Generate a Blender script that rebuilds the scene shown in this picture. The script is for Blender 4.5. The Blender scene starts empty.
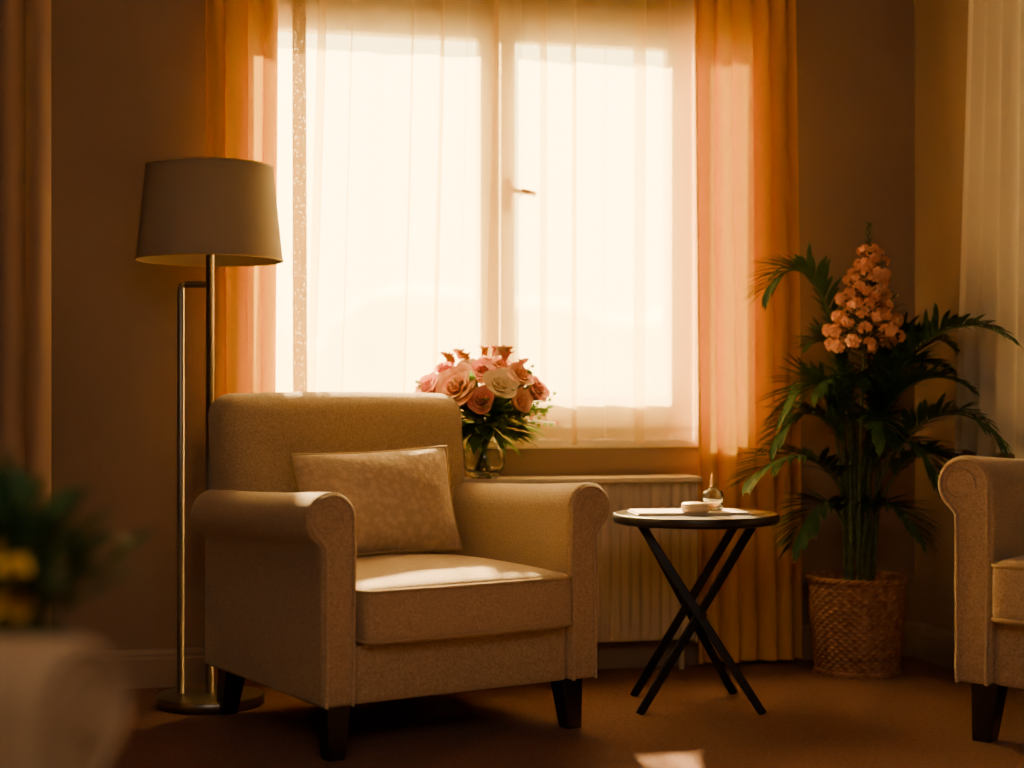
import bpy, math, random
from mathutils import Vector, Matrix
random.seed(7)
pi=math.pi
SC=bpy.context.scene
YAW=-13.66   # camera heading relative to the room

# ------------------------------------------------------------------ helpers
def link(o,parent=None):
    SC.collection.objects.link(o)
    if parent: o.parent=parent
    return o
def empty(name,loc=(0,0,0),rz=0,s=1.0):
    e=bpy.data.objects.new(name,None); e.empty_display_size=.1
    e.location=loc; e.rotation_euler=(0,0,math.radians(rz)); e.scale=(s,s,s)
    return link(e)
def mesh(name,v,f,mat=None,parent=None,smooth=True,mats=None,mi=None):
    m=bpy.data.meshes.new(name); m.from_pydata([tuple(p) for p in v],[],f)
    if mats:
        for q in mats: m.materials.append(q)
        for p,i in zip(m.polygons,mi): p.material_index=i
    elif mat: m.materials.append(mat)
    if smooth:
        for p in m.polygons: p.use_smooth=True
    m.update()
    o=bpy.data.objects.new(name,m); return link(o,parent)
def bevel(o,w,seg=3,ang=40):
    b=o.modifiers.new('bevel','BEVEL'); b.width=w; b.segments=seg; b.limit_method='ANGLE'; b.angle_limit=math.radians(ang)
    return o
class MB:
    """mesh accumulator"""
    def __init__(s): s.v=[]; s.f=[]; s.m=[]
    def add(s,v,f,mi=0):
        n=len(s.v); s.v+= [Vector(p) for p in v]; s.f+=[tuple(i+n for i in q) for q in f]; s.m+=[mi]*len(f)
    def box(s,x0,x1,y0,y1,z0,z1,mi=0):
        s.add([(x0,y0,z0),(x1,y0,z0),(x1,y1,z0),(x0,y1,z0),(x0,y0,z1),(x1,y0,z1),(x1,y1,z1),(x0,y1,z1)],
              [(0,3,2,1),(4,5,6,7),(0,1,5,4),(1,2,6,5),(2,3,7,6),(3,0,4,7)],mi)
    def sweep(s,pts,r,n=8,closed=False,mi=0,cap=True):
        v,f=sweep(pts,r,n,closed,cap); s.add(v,f,mi)
    def obj(s,name,mats,parent=None,smooth=True):
        if not isinstance(mats,list): mats=[mats]
        return mesh(name,s.v,s.f,None,parent,smooth,mats,s.m)
def sweep(pts,r,n=8,closed=False,cap=True):
    P=[Vector(p) for p in pts]; N=len(P)
    R=r if isinstance(r,(list,tuple)) else [r]*N
    v=[];f=[]; up=None
    for i in range(N):
        a=P[(i-1)%N] if (closed or i>0) else P[i]
        b=P[(i+1)%N] if (closed or i<N-1) else P[i]
        t=(b-a).normalized()
        if up is None:
            up=Vector((0,0,1)) if abs(t.z)<.9 else Vector((1,0,0))
        up=(up-t*up.dot(t)).normalized(); s=t.cross(up)
        for k in range(n):
            an=2*pi*k/n; v.append(P[i]+(up*math.cos(an)+s*math.sin(an))*R[i])
    M=N if closed else N-1
    for i in range(M):
        j=(i+1)%N
        for k in range(n):
            l=(k+1)%n; f.append((i*n+k,i*n+l,j*n+l,j*n+k))
    if not closed and cap:
        f.append(tuple(range(n))); f.append(tuple((N-1)*n+k for k in reversed(range(n))))
    return v,f
def lathe(prof,n=48,fn=None):
    v=[];f=[]
    for i,(r,z) in enumerate(prof):
        for k in range(n):
            a=2*pi*k/n; rr=r+(fn(i,a,z) if fn else 0); v.append((rr*math.cos(a),rr*math.sin(a),z))
    for i in range(len(prof)-1):
        for k in range(n):
            l=(k+1)%n; f.append((i*n+k,i*n+l,(i+1)*n+l,(i+1)*n+k))
    return v,f
def rbox(hx,hy,hz,r,n=18,fn=None):
    """rounded box, optional deformer"""
    idx={};v=[];f=[]
    def P(a,b,c):
        k=(round(a,5),round(b,5),round(c,5))
        if k not in idx:
            q=Vector((a*hx,b*hy,c*hz)); cc=Vector([max(-(h-r),min(h-r,x)) for x,h in zip(q,(hx,hy,hz))])
            d=q-cc
            p=cc+d.normalized()*r if d.length>1e-9 else q
            if fn: p=Vector(fn(p))
            idx[k]=len(v); v.append(p)
        return idx[k]
    T=[math.sin(pi/2*(-1+2*i/n)) for i in range(n+1)]
    for i in range(n):
        for j in range(n):
            a,b,c,d=T[i],T[i+1],T[j],T[j+1]
            f.append((P(a,c,1),P(b,c,1),P(b,d,1),P(a,d,1)))
            f.append((P(a,c,-1),P(a,d,-1),P(b,d,-1),P(b,c,-1)))
            f.append((P(a,-1,c),P(b,-1,c),P(b,-1,d),P(a,-1,d)))
            f.append((P(a,1,c),P(a,1,d),P(b,1,d),P(b,1,c)))
            f.append((P(-1,a,c),P(-1,a,d),P(-1,b,d),P(-1,b,c)))
            f.append((P(1,a,c),P(1,b,c),P(1,b,d),P(1,a,d)))
    return v,f
def bez(p0,p1,p2,p3,n):
    o=[]
    for i in range(n+1):
        t=i/n;u=1-t
        o.append(Vector(p0)*u**3+Vector(p1)*3*u*u*t+Vector(p2)*3*u*t*t+Vector(p3)*t**3)
    return o
def soft(x,lim,k=.10):
    """keep x softly below lim"""
    a=lim-k
    return x if x<a else a+k*math.tanh((x-a)/k)
def keep_clear(verts,loc,rz,xmax=None,ymax=None,kx=.10,ky=.08):
    """bend foliage so it stays in front of wall / curtain planes"""
    a=math.radians(rz); c,s=math.cos(a),math.sin(a)
    for p in verts:
        X=loc[0]+p.x*c-p.y*s; Y=loc[1]+p.x*s+p.y*c
        if xmax is not None: X=soft(X,xmax,kx)
        if ymax is not None: Y=soft(Y,ymax,ky)
        dx,dy=X-loc[0],Y-loc[1]; p.x=dx*c+dy*s; p.y=-dx*s+dy*c

# ------------------------------------------------------------------ materials
def nmat(name):
    m=bpy.data.materials.new(name); m.use_nodes=True; nt=m.node_tree
    for n in list(nt.nodes): nt.nodes.remove(n)
    out=nt.nodes.new('ShaderNodeOutputMaterial'); return m,nt,out
def pm(name,col,rough=.6,metal=0,var=.0,scale=20,bump=0,bscale=200,bdist=.002,sheen=0,col2=None,trans=0,ior=1.45,spec=.5,detail=3,stretch=None,translu=0):
    m,nt,out=nmat(name); b=nt.nodes.new('ShaderNodeBsdfPrincipled'); nt.links.new(b.outputs[0],out.inputs[0])
    b.inputs['Base Color'].default_value=(*col,1); b.inputs['Roughness'].default_value=rough; b.inputs['Metallic'].default_value=metal
    b.inputs['Transmission Weight'].default_value=trans; b.inputs['IOR'].default_value=ior
    b.inputs['Specular IOR Level'].default_value=spec
    b.inputs['Sheen Weight'].default_value=sheen
    tc=nt.nodes.new('ShaderNodeTexCoord'); src=tc.outputs['Object']; csrc=None
    if stretch:
        mp=nt.nodes.new('ShaderNodeMapping'); mp.inputs['Scale'].default_value=stretch; nt.links.new(src,mp.inputs[0]); src=mp.outputs[0]
    if var>0 or col2:
        n=nt.nodes.new('ShaderNodeTexNoise'); n.inputs['Scale'].default_value=scale; n.inputs['Detail'].default_value=detail; nt.links.new(src,n.inputs[0])
        r=nt.nodes.new('ShaderNodeValToRGB'); nt.links.new(n.outputs[0],r.inputs[0])
        r.color_ramp.elements[0].position=.32; r.color_ramp.elements[1].position=.68
        c2=col2 if col2 else [min(1,c*(1+var)) for c in col]
        c1=col if col2 else [c*(1-var) for c in col]
        r.color_ramp.elements[0].color=(*c1,1); r.color_ramp.elements[1].color=(*c2,1)
        nt.links.new(r.outputs[0],b.inputs['Base Color']); csrc=r.outputs[0]
    if bump>0:
        n=nt.nodes.new('ShaderNodeTexNoise'); n.inputs['Scale'].default_value=bscale; n.inputs['Detail'].default_value=2; nt.links.new(src,n.inputs[0])
        bp=nt.nodes.new('ShaderNodeBump'); bp.inputs['Strength'].default_value=bump; bp.inputs['Distance'].default_value=bdist
        nt.links.new(n.outputs[0],bp.inputs['Height']); nt.links.new(bp.outputs[0],b.inputs['Normal'])
    if translu>0:
        t=nt.nodes.new('ShaderNodeBsdfTranslucent'); t.inputs[0].default_value=(*col,1)
        if csrc: nt.links.new(csrc,t.inputs[0])
        mx=nt.nodes.new('ShaderNodeMixShader'); mx.inputs[0].default_value=translu
        nt.links.new(b.outputs[0],mx.inputs[1]); nt.links.new(t.outputs[0],mx.inputs[2]); nt.links.new(mx.outputs[0],out.inputs[0])
    return m
def cloth(name,col,tcol,transl=.5,transp=0.0,bscale=300,weave=True):
    m,nt,out=nmat(name)
    d=nt.nodes.new('ShaderNodeBsdfDiffuse'); d.inputs[0].default_value=(*col,1)
    t=nt.nodes.new('ShaderNodeBsdfTranslucent'); t.inputs[0].default_value=(*tcol,1)
    mx=nt.nodes.new('ShaderNodeMixShader'); mx.inputs[0].default_value=transl
    nt.links.new(d.outputs[0],mx.inputs[1]); nt.links.new(t.outputs[0],mx.inputs[2]); res=mx
    if weave:
        tc=nt.nodes.new('ShaderNodeTexCoord'); n=nt.nodes.new('ShaderNodeTexNoise'); n.inputs['Scale'].default_value=bscale
        nt.links.new(tc.outputs['Object'],n.inputs[0]); bp=nt.nodes.new('ShaderNodeBump'); bp.inputs['Strength'].default_value=.25; bp.inputs['Distance'].default_value=.001
        nt.links.new(n.outputs[0],bp.inputs['Height']); nt.links.new(bp.outputs[0],d.inputs['Normal'])
    if transp>0:
        tp=nt.nodes.new('ShaderNodeBsdfTransparent'); tp.inputs[0].default_value=(1,.95,.82,1)
        m2=nt.nodes.new('ShaderNodeMixShader')
        # more opaque where the weave is seen edge-on (folds)
        lw=nt.nodes.new('ShaderNodeLayerWeight'); lw.inputs[0].default_value=.5
        mr=nt.nodes.new('ShaderNodeMapRange'); mr.inputs['From Min'].default_value=0; mr.inputs['From Max'].default_value=.65
        mr.inputs['To Min'].default_value=transp; mr.inputs['To Max'].default_value=.02
        nt.links.new(lw.outputs['Facing'],mr.inputs['Value']); nt.links.new(mr.outputs[0],m2.inputs[0])
        nt.links.new(mx.outputs[0],m2.inputs[1]); nt.links.new(tp.outputs[0],m2.inputs[2]); res=m2
    nt.links.new(res.outputs[0],out.inputs[0]); return m

M_wall=pm('wall_paint',(.27,.195,.145),.85,var=.05,scale=3,bump=.12,bscale=120,bdist=.001)
M_ceil=pm('ceiling_paint',(.44,.34,.26),.9,var=.03,scale=2)
M_base=pm('skirting_paint',(.31,.23,.17),.5,var=.03,scale=5)
M_floor=pm('carpet',(.100,.038,.025),.95,col2=(.175,.072,.045),scale=90,bump=.8,bscale=260,bdist=.006,sheen=.05,detail=5)
M_frame=pm('window_frame_paint',(.85,.76,.54),.4,var=.02,scale=8)
M_uph=pm('tweed_upholstery',(.325,.235,.137),.9,col2=(.52,.39,.24),scale=215,bump=.8,bscale=260,bdist=.003,sheen=.3,detail=4)
M_pipe=pm('piping_cord',(.40,.295,.17),.85,var=.1,scale=200,bump=.3,bscale=400)
M_leg=pm('ebonised_wood',(.012,.009,.008),.35,var=.3,scale=30,stretch=(6,6,1))
M_steel=pm('brushed_steel',(.22,.20,.18),.36,metal=1,var=.05,scale=60,stretch=(1,1,.05))
M_shade=cloth('lampshade_linen',(.33,.285,.24),(.50,.34,.18),.12)
M_orange=cloth('orange_curtain',(.72,.385,.060),(.85,.50,.015),.10)
M_drape=cloth('rose_drape',(.54,.40,.30),(.6,.4,.26),.3)
M_sheer=cloth('voile',(.90,.79,.52),(1,.88,.54),.54,transp=.56,weave=False)
M_sheer2=cloth('voile_side',(.78,.75,.70),(.85,.78,.66),.4,transp=.2,weave=False)
M_black=pm('black_lacquer',(.02,.02,.022),.3,var=.2,scale=40)
M_blackm=pm('black_metal',(.015,.015,.017),.35,metal=.6,var=.1,scale=50)
M_rad=pm('radiator_enamel',(.62,.52,.38),.4,var=.02,scale=8)
M_soil=pm('soil',(.03,.02,.012),1,var=.5,scale=60,bump=1,bscale=80,bdist=.01)
M_leafd=pm('palm_leaf',(.022,.070,.028),.45,col2=(.055,.13,.045),scale=12,translu=.2)
M_stem=pm('palm_stem',(.05,.085,.028),.5,var=.3,scale=40)
M_leaf=pm('bouquet_leaf',(.06,.15,.025),.5,col2=(.18,.30,.06),scale=25,translu=.35)
M_wick=pm('wicker',(.22,.095,.05),.6,col2=(.38,.19,.105),scale=45,bump=.4,bscale=200)
M_pink=pm('rose_pink',(.76,.20,.17),.6,col2=(.90,.42,.32),scale=30,sheen=.1,translu=.12)
M_peach=pm('rose_peach',(.84,.36,.18),.6,col2=(.93,.55,.32),scale=30,sheen=.1,translu=.12)
M_cream=pm('rose_cream',(.85,.66,.42),.6,col2=(.93,.78,.56),scale=30,sheen=.1,translu=.15)
M_yel=pm('petal_yellow',(.70,.38,.02),.6,col2=(.80,.48,.05),scale=30)
M_paper=pm('magazine_paper',(.66,.60,.52),.5,var=.08,scale=20)
M_soap=pm('cream_ceramic',(.78,.60,.42),.35,var=.04,scale=20)
M_gold=pm('brass',(.75,.52,.22),.3,metal=1,var=.05,scale=30)
def glassmat(name,tint=(1,1,1)):
    m,nt,out=nmat(name); g=nt.nodes.new('ShaderNodeBsdfGlossy'); g.inputs['Roughness'].default_value=.02
    t=nt.nodes.new('ShaderNodeBsdfTransparent'); t.inputs[0].default_value=(*tint,1)
    fr=nt.nodes.new('ShaderNodeFresnel'); fr.inputs[0].default_value=1.5; mx=nt.nodes.new('ShaderNodeMixShader')
    nt.links.new(fr.outputs[0],mx.inputs[0]); nt.links.new(t.outputs[0],mx.inputs[1]); nt.links.new(g.outputs[0],mx.inputs[2]); nt.links.new(mx.outputs[0],out.inputs[0]); return m
M_pane=glassmat('window_glass')
M_glass=pm('clear_glass',(.95,.97,.95),.02,trans=1,ior=1.45)
def damask():
    m,nt,out=nmat('damask_weave'); b=nt.nodes.new('ShaderNodeBsdfPrincipled'); nt.links.new(b.outputs[0],out.inputs[0])
    b.inputs['Roughness'].default_value=.7; b.inputs['Sheen Weight'].default_value=.3
    tc=nt.nodes.new('ShaderNodeTexCoord'); mp=nt.nodes.new('ShaderNodeMapping'); mp.inputs['Scale'].default_value=(1,.05,1); nt.links.new(tc.outputs['Object'],mp.inputs[0])
    v=nt.nodes.new('ShaderNodeTexVoronoi'); v.inputs['Scale'].default_value=60; v.feature='SMOOTH_F1'; nt.links.new(mp.outputs[0],v.inputs[0])
    n=nt.nodes.new('ShaderNodeTexNoise'); n.inputs['Scale'].default_value=110; n.inputs['Distortion'].default_value=2.5; nt.links.new(mp.outputs[0],n.inputs[0])
    mu=nt.nodes.new('ShaderNodeMath'); mu.operation='MULTIPLY'; nt.links.new(v.outputs['Distance'],mu.inputs[0]); nt.links.new(n.outputs[0],mu.inputs[1])
    r=nt.nodes.new('ShaderNodeValToRGB'); r.color_ramp.elements[0].position=.12; r.color_ramp.elements[1].position=.26
    r.color_ramp.elements[0].color=(.53,.40,.275,1); r.color_ramp.elements[1].color=(.43,.32,.21,1)
    nt.links.new(mu.outputs[0],r.inputs[0]); nt.links.new(r.outputs[0],b.inputs['Base Color'])
    bp=nt.nodes.new('ShaderNodeBump'); bp.inputs['Strength'].default_value=1.0; bp.inputs['Distance'].default_value=.006; bp.invert=True
    nt.links.new(mu.outputs[0],bp.inputs['Height']); nt.links.new(bp.outputs[0],b.inputs['Normal']); return m
M_dam=damask()
def lace():
    m,nt,out=nmat('lace'); d=nt.nodes.new('ShaderNodeBsdfDiffuse'); d.inputs[0].default_value=(.66,.50,.27,1)
    t=nt.nodes.new('ShaderNodeBsdfTranslucent'); t.inputs[0].default_value=(.70,.50,.18,1)
    mx=nt.nodes.new('ShaderNodeMixShader'); mx.inputs[0].default_value=.10; nt.links.new(d.outputs[0],mx.inputs[1]); nt.links.new(t.outputs[0],mx.inputs[2])
    tp=nt.nodes.new('ShaderNodeBsdfTransparent'); m2=nt.nodes.new('ShaderNodeMixShader')
    tc=nt.nodes.new('ShaderNodeTexCoord'); v=nt.nodes.new('ShaderNodeTexVoronoi'); v.inputs['Scale'].default_value=95; nt.links.new(tc.outputs['Object'],v.inputs[0])
    mr=nt.nodes.new('ShaderNodeMapRange'); mr.inputs['From Min'].default_value=.15; mr.inputs['From Max'].default_value=.3; mr.inputs['To Min'].default_value=.3; mr.inputs['To Max'].default_value=0
    nt.links.new(v.outputs['Distance'],mr.inputs['Value']); nt.links.new(mr.outputs[0],m2.inputs[0]); nt.links.new(mx.outputs[0],m2.inputs[1]); nt.links.new(tp.outputs[0],m2.inputs[2]); nt.links.new(m2.outputs[0],out.inputs[0]); return m
M_lace=lace()

# ------------------------------------------------------------------ room shell
WY=4.94; RX=2.604; H=2.5; LX=-1.5; FX=3.7; FY=-1.6
OX0,OX1,OZ0,OZ1=.28,2.02,.74,2.12
b=MB(); T=.16
b.box(LX-T,OX0,WY,WY+T,0,H); b.box(OX1,FX+T,WY,WY+T,0,H); b.box(OX0,OX1,WY,WY+T,0,OZ0); b.box(OX0,OX1,WY,WY+T,OZ1,H)
b.obj('wall_back',M_wall,smooth=False)
b=MB(); b.box(LX-T,LX,FY,WY,0,H); b.obj('wall_left',M_wall,smooth=False)
b=MB(); b.box(RX,FX+T,4.24,WY,0,H); b.obj('wall_right',M_wall,smooth=False)
b=MB(); b.box(FX,FX+T,FY,4.24,0,H); b.obj('wall_alcove',M_wall,smooth=False)
b=MB(); b.box(LX-T,FX+T,FY-T,FY,0,H); b.obj('wall_front',M_wall,smooth=False)
b=MB(); b.box(LX-T,FX+T,FY-T,WY+T,-.1,0); b.obj('floor',M_floor,smooth=False)
b=MB(); b.box(LX-T,FX+T,FY-T,WY+T,H,H+.1); b.obj('ceiling',M_ceil,smooth=False)
def skirting(name,p0,p1,nrm):
    prof=[(0,0),(.016,0),(.016,.085),(.011,.092),(.011,.102),(.006,.112),(0,.115)]
    v=[];f=[];n=len(prof)
    for p in (p0,p1):
        for d,z in prof: v.append((p[0]+nrm[0]*d,p[1]+nrm[1]*d,z))
    for i in range(n): j=(i+1)%n; f.append((i,j,n+j,n+i))
    f.append(tuple(range(n))); f.append(tuple(range(n,2*n)))
    mesh(name,v,f,M_base,smooth=False)
skirting('baseboard_back',(LX,WY),(RX,WY),(0,-1))
skirting('baseboard_right',(RX,WY),(RX,4.24),(-1,0))
skirting('baseboard_left',(LX,FY),(LX,WY),(1,0))

# window
win=empty('window_1',(0,0,0))
b=MB(); y0,y1=WY+.03,WY+.10
gz0,gz1=.88,2.01
def frame(x0,x1,z0,z1,gx0,gx1,g0,g1,ya,yb):
    b.box(x0,gx0,ya,yb,z0,z1); b.box(gx1,x1,ya,yb,z0,z1); b.box(gx0,gx1,ya,yb,z0,g0); b.box(gx0,gx1,ya,yb,g1,z1)
frame(OX0,OX1,OZ0,OZ1,OX0+.03,OX1-.03,OZ0+.03,OZ1-.03,y0+.01,y1+.02)
frame(OX0+.03,1.155,OZ0+.03,OZ1-.03,.385,1.097,gz0,gz1,y0-.012,y1-.02)
frame(1.160,1.80,OZ0+.03,OZ1-.03,1.217,1.73,gz0,gz1,y0-.006,y1-.02)
frame(1.803,OX1-.03,OZ0+.03,OZ1-.03,1.835,1.970,.785,2.075,y0-.006,y1-.02)  # unseen side pane, added so the orange curtain glows from behind
bevel(b.obj('frame',M_frame,win,False),.005,2)
b=MB(); b.box(.385,1.097,WY+.055,WY+.061,gz0,gz1); b.box(1.217,1.73,WY+.055,WY+.061,gz0,gz1); b.box(1.835,1.970,WY+.055,WY+.061,.785,2.075)  # last pane is the added one backlighting the orange curtain
b.obj('glass_panes',M_pane,win,False)
b=MB(); b.box(OX0-.03,OX1+.03,WY-.025,WY+.03,OZ0-.03,OZ0)
bevel(b.obj('sill',M_frame,win,False),.008,2)
b=MB(); b.box(1.180,1.204,WY-.004+.02,WY+.026,1.46,1.57)
b.sweep([(1.192,WY+.02,1.53),(1.192,WY-.005,1.53),(1.20,WY-.012,1.53),(1.235,WY-.014,1.527),(1.275,WY-.012,1.522)],[.010,.009,.010,.009,.008],10)
bevel(b.obj('handle',M_gold,win,False),.003,2)

# ------------------------------------------------------------------ curtains
def curtain(name,x0t,x1t,x0b,x1b,z0,z1,y,amp,folds,mat,nx=220,nz=50,seed=1,hem=0,axis='x',sharp=1.0,irr=0,over=0):
    rnd=random.Random(seed); ph=[rnd.uniform(0,6.28) for _ in range(8)]
    v=[];f=[]
    for j in range(nz+1):
        t=j/nz; 
        for i in range(nx+1):
            u=i/nx
            xa=x0t+(x1t-x0t)*u; xb=x0b+(x1b-x0b)*u
            x=xb+(xa-xb)*t
            pu=u*folds*2*pi+ .9*math.sin(u*5.1+ph[0])+.5*math.sin(u*11+ph[1])
            s=math.sin(pu+.35*math.sin(3*t+ph[2])*(1-t))
            s=math.copysign(abs(s)**sharp,s)
            a=amp*(.72+.28*math.sin(u*9+ph[3]+t*1.5)); k=1
            if irr:
                k=max(.10,(1-irr)+irr*(math.sin(u*7.3+ph[6])*.6+math.sin(u*17+ph[7])*.6)); a*=k
            d=a*s+amp*.3*math.sin(pu*.5+ph[4]+2*t)
            z=z0+(z1-z0)*t+ (hem*math.sin(pu*.5+ph[5])*(1-t)**8)
            if over:
                ed=min(1,u*12,(1-u)*12)
                xx=x+over*k*ed*math.cos(pu*1.0+ph[5]+.25*math.sin(2.2*t+ph[4]))
            else: xx=x+min(amp*.35,a*.6)*math.cos(pu)
            v.append((xx,y+d,z) if axis=='x' else (y+d,xx,z))
    for j in range(nz):
        for i in range(nx):
            a=j*(nx+1)+i; f.append((a,a+1,a+nx+2,a+nx+1))
    return mesh(name,v,f,mat)
CT=2.36
curtain('orange_curtain',.232,.452,.247,.435,.02,CT,4.862,.028,4.0,M_orange,seed=3)
curtain('orange_curtain.001',1.768,2.135,1.785,2.165,.02,CT,4.858,.032,5.5,M_orange,seed=5,nx=300)
curtain('drape_curtain',-.75,-.215,-.75,-.215,.02,CT,4.84,.035,6,M_drape,seed=8,nx=260)
curtain('sheer_curtain',.43,1.19,.38,1.16,.735,CT,4.914,.017,8,M_sheer,seed=11,nx=460,hem=.006,irr=.6,over=.044)
curtain('sheer_curtain.001',1.12,1.99,1.13,1.99,.735,CT,4.914,.017,9,M_sheer,seed=14,nx=500,hem=.014,irr=.6,over=.044)  # runs on unseen behind the orange curtain to soften the added pane's sun
curtain('side_sheer_curtain',4.49,4.12,4.60,4.12,.70,CT,2.560,.018,5,M_sheer2,seed=21,nx=220,hem=.01,axis='y')
curtain('lace_curtain_edging',.497,.540,.500,.545,.745,CT,4.886,.004,1.2,M_lace,seed=23,nx=30)
b=MB(); b.sweep([(-.85,4.875,2.39),(2.3,4.875,2.39)],.013,12); b.sweep([(-.15,4.94,2.39),(-.15,4.875,2.39)],.008,8); b.sweep([(2.22,4.94,2.39),(2.22,4.875,2.39)],.008,8)
b.obj('curtain_rod',M_steel)
b=MB(); b.sweep([(2.56,4.66,2.39),(2.56,3.9,2.39)],.012,12); b.sweep([(RX,4.62,2.39),(2.56,4.62,2.39)],.008,8)
b.obj('curtain_rod.001',M_steel)

# ------------------------------------------------------------------ radiator
rad=empty('radiator',(0,0,0))
x0,x1=.85,1.775; v=[];f=[]; n=int((x1-x0)/.0333)*12
zs=[.10,.112,.13,.58,.598,.61]; off=[.012,.002,0,0,.002,.012]
for z,o in zip(zs,off):
    for i in range(n+1):
        x=x0+(x1-x0)*i/n; ph=(x-x0)/.0333*2*pi
        w=.5+.5*math.cos(ph); w=w**.6
        k=0 if (o>=.01) else 1
        v.append((x,4.822+o+(.012*(1-w))*k,z))
for j in range(5):
    for i in range(n): a=j*(n+1)+i; f.append((a,a+1,a+n+2,a+n+1))
mesh('fluted_panel',v,f,M_rad,rad)
b=MB(); b.box(x0,x1,4.832,4.925,.10,.605); b.box(x0-.006,x0,4.815,4.925,.09,.615); b.box(x1,x1+.006,4.815,4.925,.09,.615)
b.box(x0-.006,x1+.006,4.775,4.925,.606,.622)
bevel(b.obj('casing_and_top',M_rad,rad,False),.003,2)
b=MB(); b.sweep([(x1-.03,4.87,.10),(x1-.03,4.87,0)],.009,10); b.sweep([(x0+.03,4.87,.10),(x0+.03,4.87,0)],.009,10); b.obj('pipes',M_rad,rad)

# ------------------------------------------------------------------ armchairs
def piping(b,pts,closed=False,r=.0055): b.sweep(pts,r,7,closed)
def armchair(name,loc,rz,s=1.0,uph=None):
    uph=uph or M_uph
    e=empty(name,loc,rz,s)
    prof=[(.31,.135),(.308,.35),(.306,.50)]
    c=(.375,.583); r=.067
    for i in range(25):
        a=math.radians(180-i*(232/24)); prof.append((c[0]+r*math.cos(a),c[1]+r*math.sin(a)))
    prof+=[(.402,.515),(.402,.35),(.402,.135)]
    for sd,nm in ((1,'arm_right'),(-1,'arm_left')):
        n=len(prof); v=[];f=[]
        ys=[-.38,-.3,-.1,.12,.33,.37]
        for y in ys:
            for x,z in prof:
                dz=.0
                if z>.5: dz=.006*math.sin((y+.38)/.75*pi)+.030*((y+.38)/.75)
                v.append((sd*x,y,z-dz))
        for j in range(len(ys)-1):
            for i in range(n): k=(i+1)%n; f.append((j*n+i,j*n+k,(j+1)*n+k,(j+1)*n+i))
        f.append(tuple(reversed(range(n)))); f.append(tuple(range((len(ys)-1)*n,len(ys)*n)))
        o=mesh(nm,v,f,uph,e); bevel(o,.012,4,55)
        b=MB()
        cx=sum(p[0] for p in prof)/n
        pp=[(sd*(x+(.011 if x<.34 else -.011) if z<.52 else c[0]+(x-c[0])*.84),-.3815,z if z<.52 else c[1]+(z-c[1])*.84) for x,z in prof]
        piping(b,pp,False,.0045)
        sp=[]
        for i in range(26):
            a=math.radians(190-i*13); rr=r*(.60-.18*i/25); sp.append((sd*(c[0]+.012+rr*math.cos(a)),-.3815,c[1]+rr*math.sin(a)))
        piping(b,sp,False,.003)
        b.obj(nm+'_piping',uph,e)
    v,f=rbox(.315,.36,.075,.015,8,lambda p:(p.x,p.y-.005,p.z+.205)); mesh('seat_rail',v,f,uph,e)
    hx,hy,hz=.302,.315,.072
    def cf(p):
        q=Vector(p); u=(p.x/hx);w=(p.y/hy)
        if p.z>0: q.z+=.030*(1-u*u)*(1-w*w)*(p.z/hz)
        q.y-=.010*(1-u*u)*(1 if p.y<0 else 0)*(-p.y/hy)
        return (q.x,q.y-.10,q.z+.348)
    v,f=rbox(hx,hy,hz,.028,20,cf); mesh('seat_cushion',v,f,uph,e)
    b=MB()
    for zz in (.060,-.060):
        loop=[];rr=.028
        for cx_,cy_,a0 in ((hx-rr,hy-rr,0),(-hx+rr,hy-rr,90),(-hx+rr,-hy+rr,180),(hx-rr,-hy+rr,270)):
            for i in range(6):
                a=math.radians(a0+i*18); loop.append((cx_+(rr-.002)*math.cos(a),cy_+(rr-.002)*math.sin(a)))
        L=[]
        for i in range(len(loop)):
            p,q=loop[i],loop[(i+1)%len(loop)]
            m=8 if math.dist(p,q)>.1 else 1
            for k in range(m):
                t=k/m; x=p[0]+(q[0]-p[0])*t; y=p[1]+(q[1]-p[1])*t
                z=zz; u=x/hx; w=y/hy
                if y<0: y-=.010*(1-u*u)*(-w)
                L.append((x,y-.10,z+.348))
        piping(b,L,True,.0050)
    b.obj('cushion_piping',M_pipe,e)
    hx2,hy2,hz2=.386,.085,.375
    def bf(p):
        q=Vector(p); u=p.x/hx2; w=p.z/hz2
        if p.y<0: q.y-=.022*(1-u*u)*(1-w*w)
        q.z+=.008*(1-u*u)*(1 if p.z>0 else 0)
        z=q.z+.507
        y=q.y+.295+(z-.3)*.09
        return (q.x,y,z)
    v,f=rbox(hx2,hy2,hz2,.062,22,bf); mesh('back_rest',v,f,uph,e)
    lg=MB()
    for lx,ly in ((-.34,-.315),(.34,-.315),(-.34,.31),(.34,.31)):
        w0,w1=.033,.022; sx=.008*(1 if lx>0 else -1); sy=.012*(-1 if ly<0 else 2.2)
        lg.add([(lx-w0,ly-w0,.14),(lx+w0,ly-w0,.14),(lx+w0,ly+w0,.14),(lx-w0,ly+w0,.14),
                (lx+sx-w1,ly+sy-w1,0),(lx+sx+w1,ly+sy-w1,0),(lx+sx+w1,ly+sy+w1,0),(lx+sx-w1,ly+sy+w1,0)],
               [(0,1,2,3),(7,6,5,4),(0,4,5,1),(1,5,6,2),(2,6,7,3),(3,7,4,0)])
    bevel(lg.obj('legs',M_leg,e,False),.003,2)
    return e
A1=((.716,4.278,0),18.8)
armchair('armchair',*A1)
armchair('armchair.001',(2.660,3.580,0),-53.66,1.12)
M_uph2=pm('pale_upholstery',(.38,.26,.155),.95,col2=(.48,.34,.21),scale=230,bump=.5,bscale=330,bdist=.003,sheen=0,spec=.1,detail=4)
armchair('armchair.002',(-.572,1.560,0),46.3,1.0,M_uph2)

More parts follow.
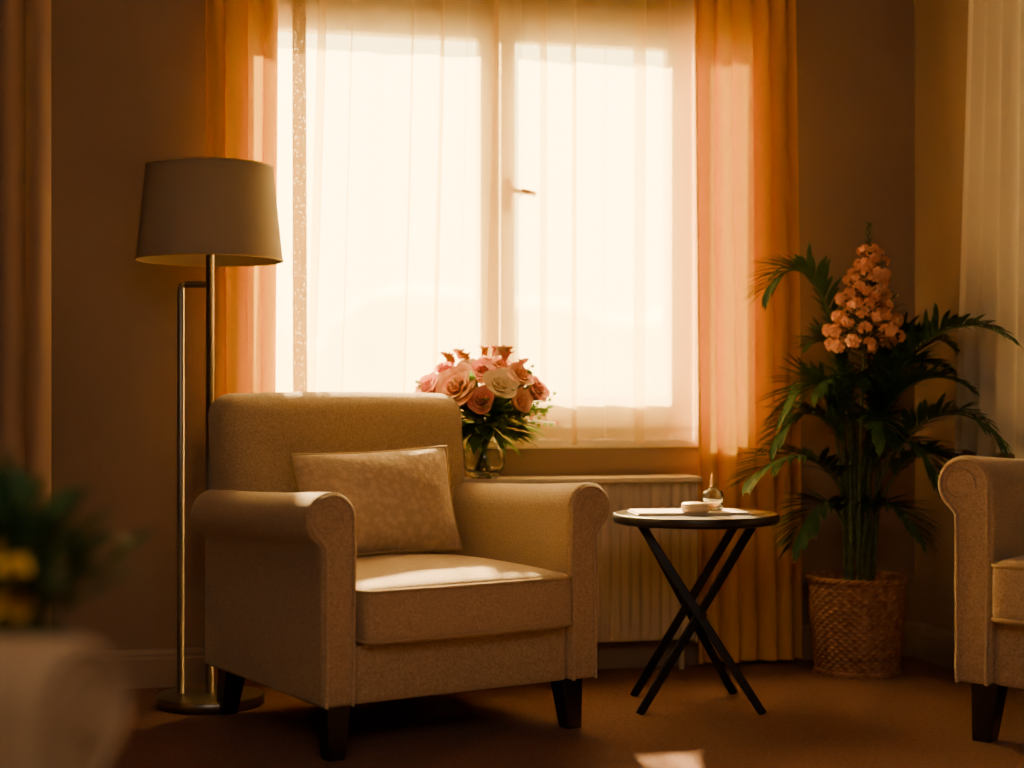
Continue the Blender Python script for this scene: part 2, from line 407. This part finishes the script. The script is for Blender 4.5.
def pillow(name,loc,rot,hw,hh,th):
    n=28; v=[];f=[]
    def P(u,w,s):
        k=(1-abs(u)**2.6)*(1-abs(w)**2.6); k=max(k,0)**.55
        x=u*hw*(1-.045*(1-abs(w)**2)*abs(u)); z=w*hh*(1-.05*(1-abs(u)**2)*abs(w))
        wr=.004*math.sin(9*u+3*w)*math.sin(7*w-2*u)
        return (x,s*(th*k)+wr*k,z)
    for s in (-1,1):
        o=len(v)
        for i in range(n+1):
            for j in range(n+1): v.append(P(math.sin(pi/2*(-1+2*i/n)),math.sin(pi/2*(-1+2*j/n)),s))
        for i in range(n):
            for j in range(n):
                a=o+i*(n+1)+j; q=(a,a+n+1,a+n+2,a+1); f.append(q if s<0 else q[::-1])
    e=bpy.data.objects.new(name,None); e.location=loc; e.rotation_euler=rot; link(e)
    mesh('cover',v,f,M_dam,e)
    b=MB(); L=[]
    for i in range(n): L.append(P(-1+2*i/n,-1,1))
    for i in range(n): L.append(P(1,-1+2*i/n,1))
    for i in range(n): L.append(P(1-2*i/n,1,1))
    for i in range(n): L.append(P(-1,1-2*i/n,1))
    b.sweep(L,.0055,7,True); b.obj('edge_cord',M_pipe,e)
    return e
def cp(x,y,z):
    a=math.radians(A1[1]); return (A1[0][0]+x*math.cos(a)-y*math.sin(a),A1[0][1]+x*math.sin(a)+y*math.cos(a),z)
pillow('throw_pillow',cp(-.012,.083,.586),(math.radians(-17),math.radians(-2),math.radians(A1[1]-7)),.226,.146,.072)

# ------------------------------------------------------------------ floor lamp
lamp=empty('floor_lamp',(.240,4.625,0),YAW)
v,f=lathe([(0,0),(.150,0),(.153,.004),(.153,.026),(.149,.031),(.02,.033),(0,.033)],56); bevel(mesh('base',v,f,M_steel,lamp),.001)
b=MB(); b.sweep([(0.0,0,.03),(0.0,0,1.33)],.012,16)
b.sweep([(-.083,0,.03),(-.083,0,1.180),(-.080,0,1.191),(-.070,0,1.195),(0,0,1.195)],.0105,14)
b.sweep([(0,0,1.33),(0,0,1.40)],.020,16)
b.obj('poles',M_steel,lamp)
v,f=lathe([(.206,1.262),(.178,1.530),(.175,1.530),(.203,1.262),(.206,1.262)],72); mesh('shade',v,f,M_shade,lamp)
b=MB()
for r_,z_ in ((.2055,1.264),(.1775,1.528)):
    b.sweep([(r_*math.cos(2*pi*i/64),r_*math.sin(2*pi*i/64),z_) for i in range(64)],.0032,6,True)
b.obj('shade_trim',M_pipe,lamp)
b=MB()
for k in range(3):
    a=2*pi*k/3; b.sweep([(0,0,1.40),(.186*math.cos(a),.186*math.sin(a),1.40)],.003,6)
v,f=lathe([(0,1.52),(.018,1.51),(.03,1.48),(.026,1.45),(.014,1.42),(.012,1.39)],20); b.add(v,f)
b.obj('spider_and_bulb',M_soap,lamp)

# ------------------------------------------------------------------ side table
tb=empty('side_table',(1.583,4.30,0),-10)
v,f=lathe([(0,.516),(.222,.516),(.233,.519),(.236,.526),(.236,.538),(.233,.543),(.229,.5445),(.226,.541),(0,.541)],72); mesh('top',v,f,M_black,tb)
b=MB()
def bar(b,p,q,w,t):
    p=Vector(p);q=Vector(q); d=(q-p).normalized(); y=Vector((0,1,0)); y=(y-d*y.dot(d)).normalized(); x=d.cross(y)
    vs=[c+x*sx*w/2+y*sy*t/2 for c in (p,q) for sx,sy in ((-1,-1),(1,-1),(1,1),(-1,1))]
    b.add(vs,[(3,2,1,0),(4,5,6,7),(0,1,5,4),(1,2,6,5),(2,3,7,6),(3,0,4,7)])
bar(b,(-.182,-.135,0),(.160,-.035,.517),.024,.014)
bar(b,(.160,-.155,0),(-.165,-.050,.517),.024,.014)
bar(b,(-.160,.135,0),(.130,.050,.517),.024,.014)
bar(b,(.140,.150,0),(-.150,.065,.517),.024,.014)
b.sweep([(0,-.115,.268),(0,.125,.268)],.009,12)
b.box(-.17,.17,-.055,-.03,.506,.517); b.box(-.16,.16,.045,.07,.506,.517)
bevel(b.obj('crossed_legs',M_blackm,tb,False),.002,2)

TOP=.541
b=MB(); b.box(-.165,.165,-.085,.085,0,.004); b.box(-.160,.158,-.082,.083,.004,.008)
o=b.obj('magazine',M_paper,None,False); o.location=(1.572,4.325,TOP+.0005); o.rotation_euler=(0,0,math.radians(-8)); bevel(o,.001,1)
v,f=lathe([(0,0),(.036,0),(.040,.004),(.040,.013),(.038,.015),(.040,.017),(.039,.022),(.034,.026),(.012,.027),(0,.027)],40)
o=mesh('trinket_box',v,f,M_soap); o.location=(1.570,4.268,TOP+.009)
bot=empty('perfume_bottle',(1.640,4.315,TOP+.009))
v,f=lathe([(0,0),(.027,0),(.030,.004),(.030,.046),(.027,.055),(.011,.060),(.011,.067),(.008,.067),(.008,.059),(.024,.052),(.026,.044),(.026,.006),(0,.006)],36); mesh('flask',v,f,M_glass,bot)
v,f=lathe([(0,.0065),(.0255,.0065),(.0255,.022),(0,.022)],30); mesh('perfume',v,f,pm('perfume_liquid',(.85,.62,.35),.05,trans=.8,ior=1.33),bot)
v,f=lathe([(0,.062),(.008,.062),(.009,.071),(.010,.075),(.010,.083),(.005,.090),(.003,.106),(0,.108)],24); mesh('stopper',v,f,M_gold,bot)

# ------------------------------------------------------------------ flowers
def petal(mb,base,up,out,w,h,curl,mi,nu=5,nv=5,open_=0.5):
    side=up.cross(out).normalized(); vs=[];fs=[]
    for j in range(nv+1):
        t=j/nv
        wid=w*math.sin(min(1,t*.80+.14)*pi*.88)**.5 if t<1 else w*.62
        c=base+up*(h*math.sin(t*pi/2*.95))+out*(h*open_*t*t+curl*t**4)
        for i in range(nu+1):
            u=-1+2*i/nu
            vs.append(c+side*wid*u - out*(w*.50*u*u*(1-.4*t)) - up*(h*.10*u*u*t))
    for j in range(nv):
        for i in range(nu):
            a=j*(nu+1)+i; fs.append((a,a+1,a+nu+2,a+nu+1))
    mb.add(vs,fs,mi)
def rose(mb,c,axis,R,mi,rnd):
    axis=Vector(axis).normalized(); a=axis.orthogonal().normalized(); bb=axis.cross(a)
    N=26; c=Vector(c)-axis*R*.5
    for k in range(N):
        t=(k/(N-1)); an=math.radians(137.5*k)+rnd.uniform(-.2,.2); out=a*math.cos(an)+bb*math.sin(an)
        rr=R*(.05+.50*t)
        petal(mb,c+out*rr*.9,axis,out,R*(.26+.48*t),R*(1.12-.30*t),R*(.03+.34*t*t),mi,open_=-.12+.40*t)
    for k in range(7):
        an=2*pi*k/7; out=a*math.cos(an)+bb*math.sin(an)
        petal(mb,c-axis*R*.22+out*R*.1,axis,out,R*.58,R*.80,R*.10,mi,open_=.70)
def leaf(mb,p,d,L,w,droop,mi,fold=.25,n=6):
    d=Vector(d).normalized(); s=d.cross(Vector((0,0,1)))
    if s.length<.05: s=Vector((1,0,0))
    s.normalize(); upv=s.cross(d).normalized(); vs=[];fs=[]
    for j in range(n+1):
        t=j/n; c=Vector(p)+d*L*t-Vector((0,0,1))*droop*t*t
        ww=w*math.sin(pi*min(1,(t*.93+.05)))**.8
        vs+= [c-s*ww+upv*ww*fold,c,c+s*ww+upv*ww*fold]
    for j in range(n):
        a=j*3; fs+=[(a,a+1,a+4,a+3),(a+1,a+2,a+5,a+4)]
    mb.add(vs,fs,mi)
def floret(mb,c,axis,R,mi,mc,n=5):
    axis=Vector(axis).normalized(); a=axis.orthogonal().normalized(); bb=axis.cross(a)
    for k in range(n):
        an=2*pi*k/n; o=a*math.cos(an)+bb*math.sin(an); s=axis.cross(o)
        vs=[c,c+o*R*.45-s*R*.36+axis*R*.18,c+o*R*.85-s*R*.30+axis*R*.12,c+o*R+axis*R*.02,c+o*R*.85+s*R*.30+axis*R*.12,c+o*R*.45+s*R*.36+axis*R*.18]
        mb.add([Vector(q) for q in vs],[(0,1,2,3),(0,3,4,5)],mi)
    vs=[c+axis*R*.35,c+a*R*.14,c+bb*R*.14,c-a*R*.14,c-bb*R*.14]; mb.add(vs,[(0,1,2),(0,2,3),(0,3,4),(0,4,1)],mc)

rnd=random.Random(5)
vz=.6225
BL=(1.085,4.830,vz)
bq=empty('flower_vase',BL,YAW)
prof=[(0,0),(.038,0),(.044,.004),(.058,.022),(.066,.048),(.063,.078),(.046,.108),(.036,.128),(.038,.146),(.054,.164),(.062,.172)]
inner=[(r-.0035,z) for r,z in reversed(prof[3:])]+[(0,.012)]
v,f=lathe(prof+inner,48); mesh('glass_vase',v,f,M_glass,bq)
b=MB()
for k in range(12):
    a=rnd.uniform(0,2*pi); r0=rnd.uniform(.005,.035); r1=rnd.uniform(.005,.022)
    b.sweep([(-r0*math.cos(a),-r0*math.sin(a),.014),(r1*math.cos(a),r1*math.sin(a),.13),(2.4*r1*math.cos(a),2.4*r1*math.sin(a)-.02,.22)],.0024,6)
b.obj('stems',M_leaf,bq)
b=MB() # materials: 0 pink 1 peach 2 cream 3 leaf 4 yellow
roses=[(-.078,-.122,.272,.078,1),(-.166,-.07,.278,.052,0),(.050,-.120,.284,.060,2),(.158,-.06,.272,.050,0),(-.004,-.085,.325,.048,0),(.106,-.075,.312,.052,1),
       (-.050,-.050,.336,.046,2),(-.118,-.045,.328,.048,0),(.050,-.04,.342,.044,1),(-.010,-.148,.238,.048,0),(.112,-.12,.238,.042,1),(-.145,-.10,.226,.040,0),(.005,-.03,.352,.036,1)]
C0=Vector((0,-.02,.17))
for x,y,z,R,mi in roses:
    ax=(Vector((x,y-.07,z+.02))-C0).normalized(); rose(b,(x,y,z),ax,R,mi,rnd)
for k in range(12):
    a=rnd.uniform(-1.1,1.1); c=Vector((.13*math.sin(a),rnd.uniform(-.07,0),.322+.05*math.cos(a)+rnd.uniform(-.01,.02)))
    for q in range(6): petal(b,c,(c-C0).normalized(),Vector((math.cos(q*1.05),math.sin(q*1.05),.1)).normalized(),.011,.030,.008,[1,2,4,0,4,1,4,2,4,1,4,0][k],open_=.6)
for k in range(280):
    a=rnd.uniform(0,2*pi); el=rnd.uniform(-.30,.85); d=Vector((math.cos(a)*math.cos(el),math.sin(a)*math.cos(el)*.55-.30,math.sin(el)))
    p=C0+d*rnd.uniform(.02,.105); leaf(b,p,d,rnd.uniform(.08,.135),rnd.uniform(.011,.020),rnd.uniform(.0,.04),3)
for k in range(26):
    a=rnd.uniform(-.25,1.0) if k%2 else rnd.uniform(2.3,3.3); d=Vector((math.cos(a),-.25,math.sin(a)*.6+.15)).normalized(); L=rnd.uniform(.18,.250)
    b.sweep([C0,C0+d*L*.6+Vector((0,0,.01)),C0+d*L],.0012,5,mi=3)
    for q in range(6):
        p=C0+d*L*(.6+.08*q)+Vector((rnd.uniform(-.008,.008),0,rnd.uniform(-.008,.008))); floret(b,p,(0,-1,.3),.007,rnd.choice([1,3,3]),4)
keep_clear(b.v,BL,YAW,ymax=4.885,ky=.06)
b.obj('bouquet',[M_pink,M_peach,M_cream,M_leaf,M_yel],bq)

# ------------------------------------------------------------------ potted palm
PL=(2.270,4.690,0)
pp=empty('potted_palm',PL,YAW)
def weave(i,a,z): return .0040*math.sin(30*a+(pi if (i//4)%2 else 0))*math.sin((i%4)/4*pi)+.0025*math.sin((i%4)/4*pi)
prof=[]; NR=26*4
for i in range(NR+1):
    t=i/NR; prof.append((.126+.024*t**.8+.003*math.sin(t*pi),.004+.292*t))
v,f=lathe(prof,240,weave)
o=mesh('woven_basket',v,f,M_wick,pp)
b=MB()
for z_,r_ in ((.298,.152),(.006,.127)):
    for ph in (0,pi):
        b.sweep([((r_+.005*math.cos(20*2*pi*i/240+ph))*math.cos(2*pi*i/240),(r_+.005*math.cos(20*2*pi*i/240+ph))*math.sin(2*pi*i/240),z_+.005*math.sin(20*2*pi*i/240+ph)) for i in range(240)],.006,6,True)
v,f=lathe([(.142,.298),(.134,.05),(0,.05)],40); b.add(v,f)
b.obj('basket_rim',M_wick,pp)
v,f=lathe([(0,.285),(.07,.282),(.138,.272)],40); mesh('soil',v,f,M_soil,pp)
b=MB() #0 leaf 1 stem
def frond(p0,p2,p3,L=.15,n=34,start=.40,w=.0085):
    p0=Vector(p0);p2=Vector(p2);p3=Vector(p3); p1=Vector((p0.x*1.1+p2.x*.12,p0.y*1.1+p2.y*.12,p0.z+(p2.z-p0.z)*.75))
    P=bez(p0,p1,p2,p3,40); b.sweep(P,[.006*(1-.85*i/40)+.0008 for i in range(41)],6,mi=1)
    for k in range(n):
        t=start+(1-start)*(k+.5)/n; i=int(t*40); q=P[min(i,39)].lerp(P[min(i+1,40)],t*40-i)
        tg=(P[min(i+1,40)]-P[max(i-1,0)]).normalized()
        sd=tg.cross(Vector((0,0,1)))
        if sd.length<.1: sd=Vector((1,0,0))
        sd.normalize(); up=sd.cross(tg)
        s=(k+.5)/n; ll=L*(.40+.60*math.sin(pi*min(1,s*.80+.20)))
        for sg in (-1,1):
            d=tg*(.70+.5*s)+sd*sg*(.95-.3*s)+up*(.35 if sg>0 else .15)+Vector((rnd.uniform(-.1,.1),rnd.uniform(-.1,.1),rnd.uniform(-.1,.1)))
            leaf(b,q,d,ll*rnd.uniform(.88,1.15),w,ll*rnd.uniform(.10,.38),0,.3,5)
base=lambda a,r=.035:(r*math.cos(a),r*math.sin(a),.28)
F=[((-.16,-.05,1.42),(-.31,-.14,1.20)),((.22,-.15,1.20),(.37,-.44,1.04)),((.24,-.16,.94),(.35,-.40,.74)),((-.18,-.1,.78),(-.38,-.22,.62)),
   ((-.10,.0,1.05),(-.25,-.06,.82)),((.03,.02,1.15),(.06,-.01,1.22)),((.13,-.12,.86),(.19,-.26,.62)),((-.13,-.12,.64),(-.24,-.22,.42)),
   ((.16,.0,1.14),(.28,-.12,1.03)),((-.08,-.10,1.02),(-.18,-.2,.88)),((.10,-.05,1.05),(.24,-.16,.96)),((.02,-.12,.92),(.03,-.26,.74)),((.16,-.06,1.02),(.30,-.24,.90)),((-.16,-.02,.95),(-.29,-.12,.72)),
   ((.08,-.1,.62),(.15,-.22,.44)),((-.06,0,1.1),(-.15,-.04,1.04)),((.08,-.02,1.1),(.18,-.1,1.08)),((-.02,-.06,1.0),(-.05,-.2,.92)),((.20,-.10,.80),(.29,-.26,.62))]
for k,(a_,c_) in enumerate(F): frond(base(k*2.4,.02+.004*(k%8)),a_,c_,L=.175 if k<5 else .14)
for k in range(11):
    a=k*2.1; b.sweep([base(a,.05),(.07*math.cos(a),.05*math.sin(a)-.02,.6+.03*k),(.10*math.cos(a),.05*math.sin(a)-.04,.75+.03*k)],[.006,.005,.002],6,mi=1)
keep_clear(b.v,PL,YAW,xmax=2.53,ymax=4.82,kx=.10,ky=.07)
b.obj('palm_fronds',[M_leafd,M_stem],pp)
M_infl=pm('blossom_peach',(.72,.29,.16),.6,col2=(.88,.53,.34),scale=25,translu=.2)
b=MB() # blossom spike
b.sweep([(0,-.03,.28),(-.01,-.09,.7),(-.005,-.14,1.1),(.01,-.125,1.40)],[.006,.005,.004,.001],8,mi=1)
for k in range(84):
    t=(k+.5)/84; z=1.02+.32*t; a=k*2.39996; R=(.110*(1-t)**.6*(.7+.3*min(1,t*8))+.006)*rnd.uniform(.55,1.12)
    cc=Vector((-.012+.024*t+R*math.cos(a),-.135+R*.9*math.sin(a),z+rnd.uniform(-.018,.018)))
    core=Vector((-.006+.020*t,-.133,z-.02)); b.sweep([core,cc],[.0018,.0012],5,mi=1)
    rc=.018*(1-.45*t)
    for q in range(8):
        dd=Vector((rnd.uniform(-1,1),rnd.uniform(-1,1),rnd.uniform(-.7,1))).normalized()
        o_=(cc-core).normalized(); dn=(dd+o_*.8).normalized()
        floret(b,cc+dn*rc*.9,dn,.0165*(1-.35*t)*rnd.uniform(.75,1.3),0,2)
    if k%2==0:
        o_=(cc-core).normalized(); leaf(b,core,o_+Vector((0,0,.3)),.05*(1-.5*t)+R*.6,.006,.01,1,.2,4)
for k in range(34):
    t=k/34; z=1.30+.11*t; a=k*2.4; leaf(b,(.010+.004*math.cos(a),-.128,z),(math.cos(a)*.6,math.sin(a)*.6,.9),.028*(1-.4*t),.003,0,1,.2,3)
b.obj('blossom_spike',[M_infl,M_stem,M_yel],pp)

# ------------------------------------------------------------------ foreground plant on small table
FPX,FPY=-.150,1.970
ft=empty('plant_stand',(FPX,FPY,0),YAW)
v,f=lathe([(0,.43),(.12,.43),(.123,.435),(.123,.447),(.12,.45),(0,.45)],48); mesh('top',v,f,M_leg,ft)
b=MB()
for k in range(3):
    a=2*pi*k/3+.4; b.sweep([(.08*math.cos(a),.08*math.sin(a),.43),(.11*math.cos(a),.11*math.sin(a),.009)],[.012,.009],10)
b.obj('legs',M_leg,ft)
fp=empty('potted_flowering_plant',(FPX,FPY,.451),YAW)
v,f=lathe([(0,0),(.055,0),(.075,.10),(.080,.105),(.080,.12),(.074,.12),(.070,.10),(0,.10)],40); mesh('pot',v,f,M_soil,fp)
b=MB()
for k in range(240):
    a=rnd.uniform(0,2*pi); el=rnd.uniform(.70,1.5); d=Vector((math.cos(a)*math.cos(el),math.sin(a)*math.cos(el),math.sin(el)))
    leaf(b,Vector((0,0,.09))+d*rnd.uniform(.02,.20),d,rnd.uniform(.07,.11),rnd.uniform(.016,.024),rnd.uniform(.01,.05),0)
for x,y,z,R in ((.060,-.115,.230,.022),(.035,-.12,.205,.028),(.065,-.11,.195,.018),(.030,-.105,.258,.018)):
    b.sweep([(0,0,.10),(x*.6,y*.6,z*.8),(x,y+.01,z)],.003,6,mi=0)
    rose(b,(x,y,z),(x,y-.06,.1),R,1,rnd)
b.obj('foliage_and_blooms',[M_leafd,M_yel],fp)

# ------------------------------------------------------------------ outside
M_tree=pm('sunlit_foliage',(.75,.60,.25),.9,col2=(.9,.8,.45),scale=1.5)
b=MB(); rn=random.Random(4)
for k in range(16):
    cx=-2+k*.75+rn.uniform(-.2,.2); R=rn.uniform(.7,1.5); v,f=rbox(R,R*.8,R,R*.78,10,lambda p:(p.x+cx+.08*math.sin(9*p.z),p.y+16,p.z*1.1+.4+.08*math.sin(8*p.x))); b.add(v,f)
b.obj('tree_line',M_tree)

# ------------------------------------------------------------------ light
w=bpy.data.worlds.new('World'); SC.world=w; w.use_nodes=True; nt=w.node_tree
bg=nt.nodes['Background']; tc=nt.nodes.new('ShaderNodeTexCoord'); sx=nt.nodes.new('ShaderNodeSeparateXYZ'); r=nt.nodes.new('ShaderNodeValToRGB')
nt.links.new(tc.outputs['Generated'],sx.inputs[0]); nt.links.new(sx.outputs['Z'],r.inputs[0]); nt.links.new(r.outputs[0],bg.inputs[0])
r.color_ramp.elements[0].position=0; r.color_ramp.elements[0].color=(1,.71,.27,1)
r.color_ramp.elements[1].position=.5; r.color_ramp.elements[1].color=(1,.83,.42,1)
bg.inputs[1].default_value=12
sun=bpy.data.lights.new('sun','SUN'); sun.energy=135; sun.angle=math.radians(2.0); sun.color=(1,.68,.30)
so=bpy.data.objects.new('sun',sun); link(so)
d=Vector((-.03,-1,-.70)); so.rotation_euler=d.to_track_quat('-Z','Y').to_euler(); so.location=(0,8,5)
ar=bpy.data.lights.new('fill_light','AREA'); ar.energy=36; ar.shape='RECTANGLE'; ar.size=2.2; ar.size_y=1.4; ar.color=(1,.75,.52)  # added soft fill from above the camera, not a lamp of the room
ao=bpy.data.objects.new('fill_light',ar); link(ao); ao.location=(.2,.3,2.42); ao.rotation_euler=Vector((.2,.75,-.6)).to_track_quat('-Z','Y').to_euler()

# ------------------------------------------------------------------ camera
cam=bpy.data.cameras.new('camera'); co=bpy.data.objects.new('camera',cam); link(co)
co.location=(0,0,.88); co.rotation_euler=(math.radians(90),0,math.radians(YAW))
cam.sensor_width=36; cam.lens=56.25; cam.shift_y=11/1024; cam.clip_start=.05
cam.dof.use_dof=True; cam.dof.focus_distance=4.35; cam.dof.aperture_fstop=1.4
SC.camera=co
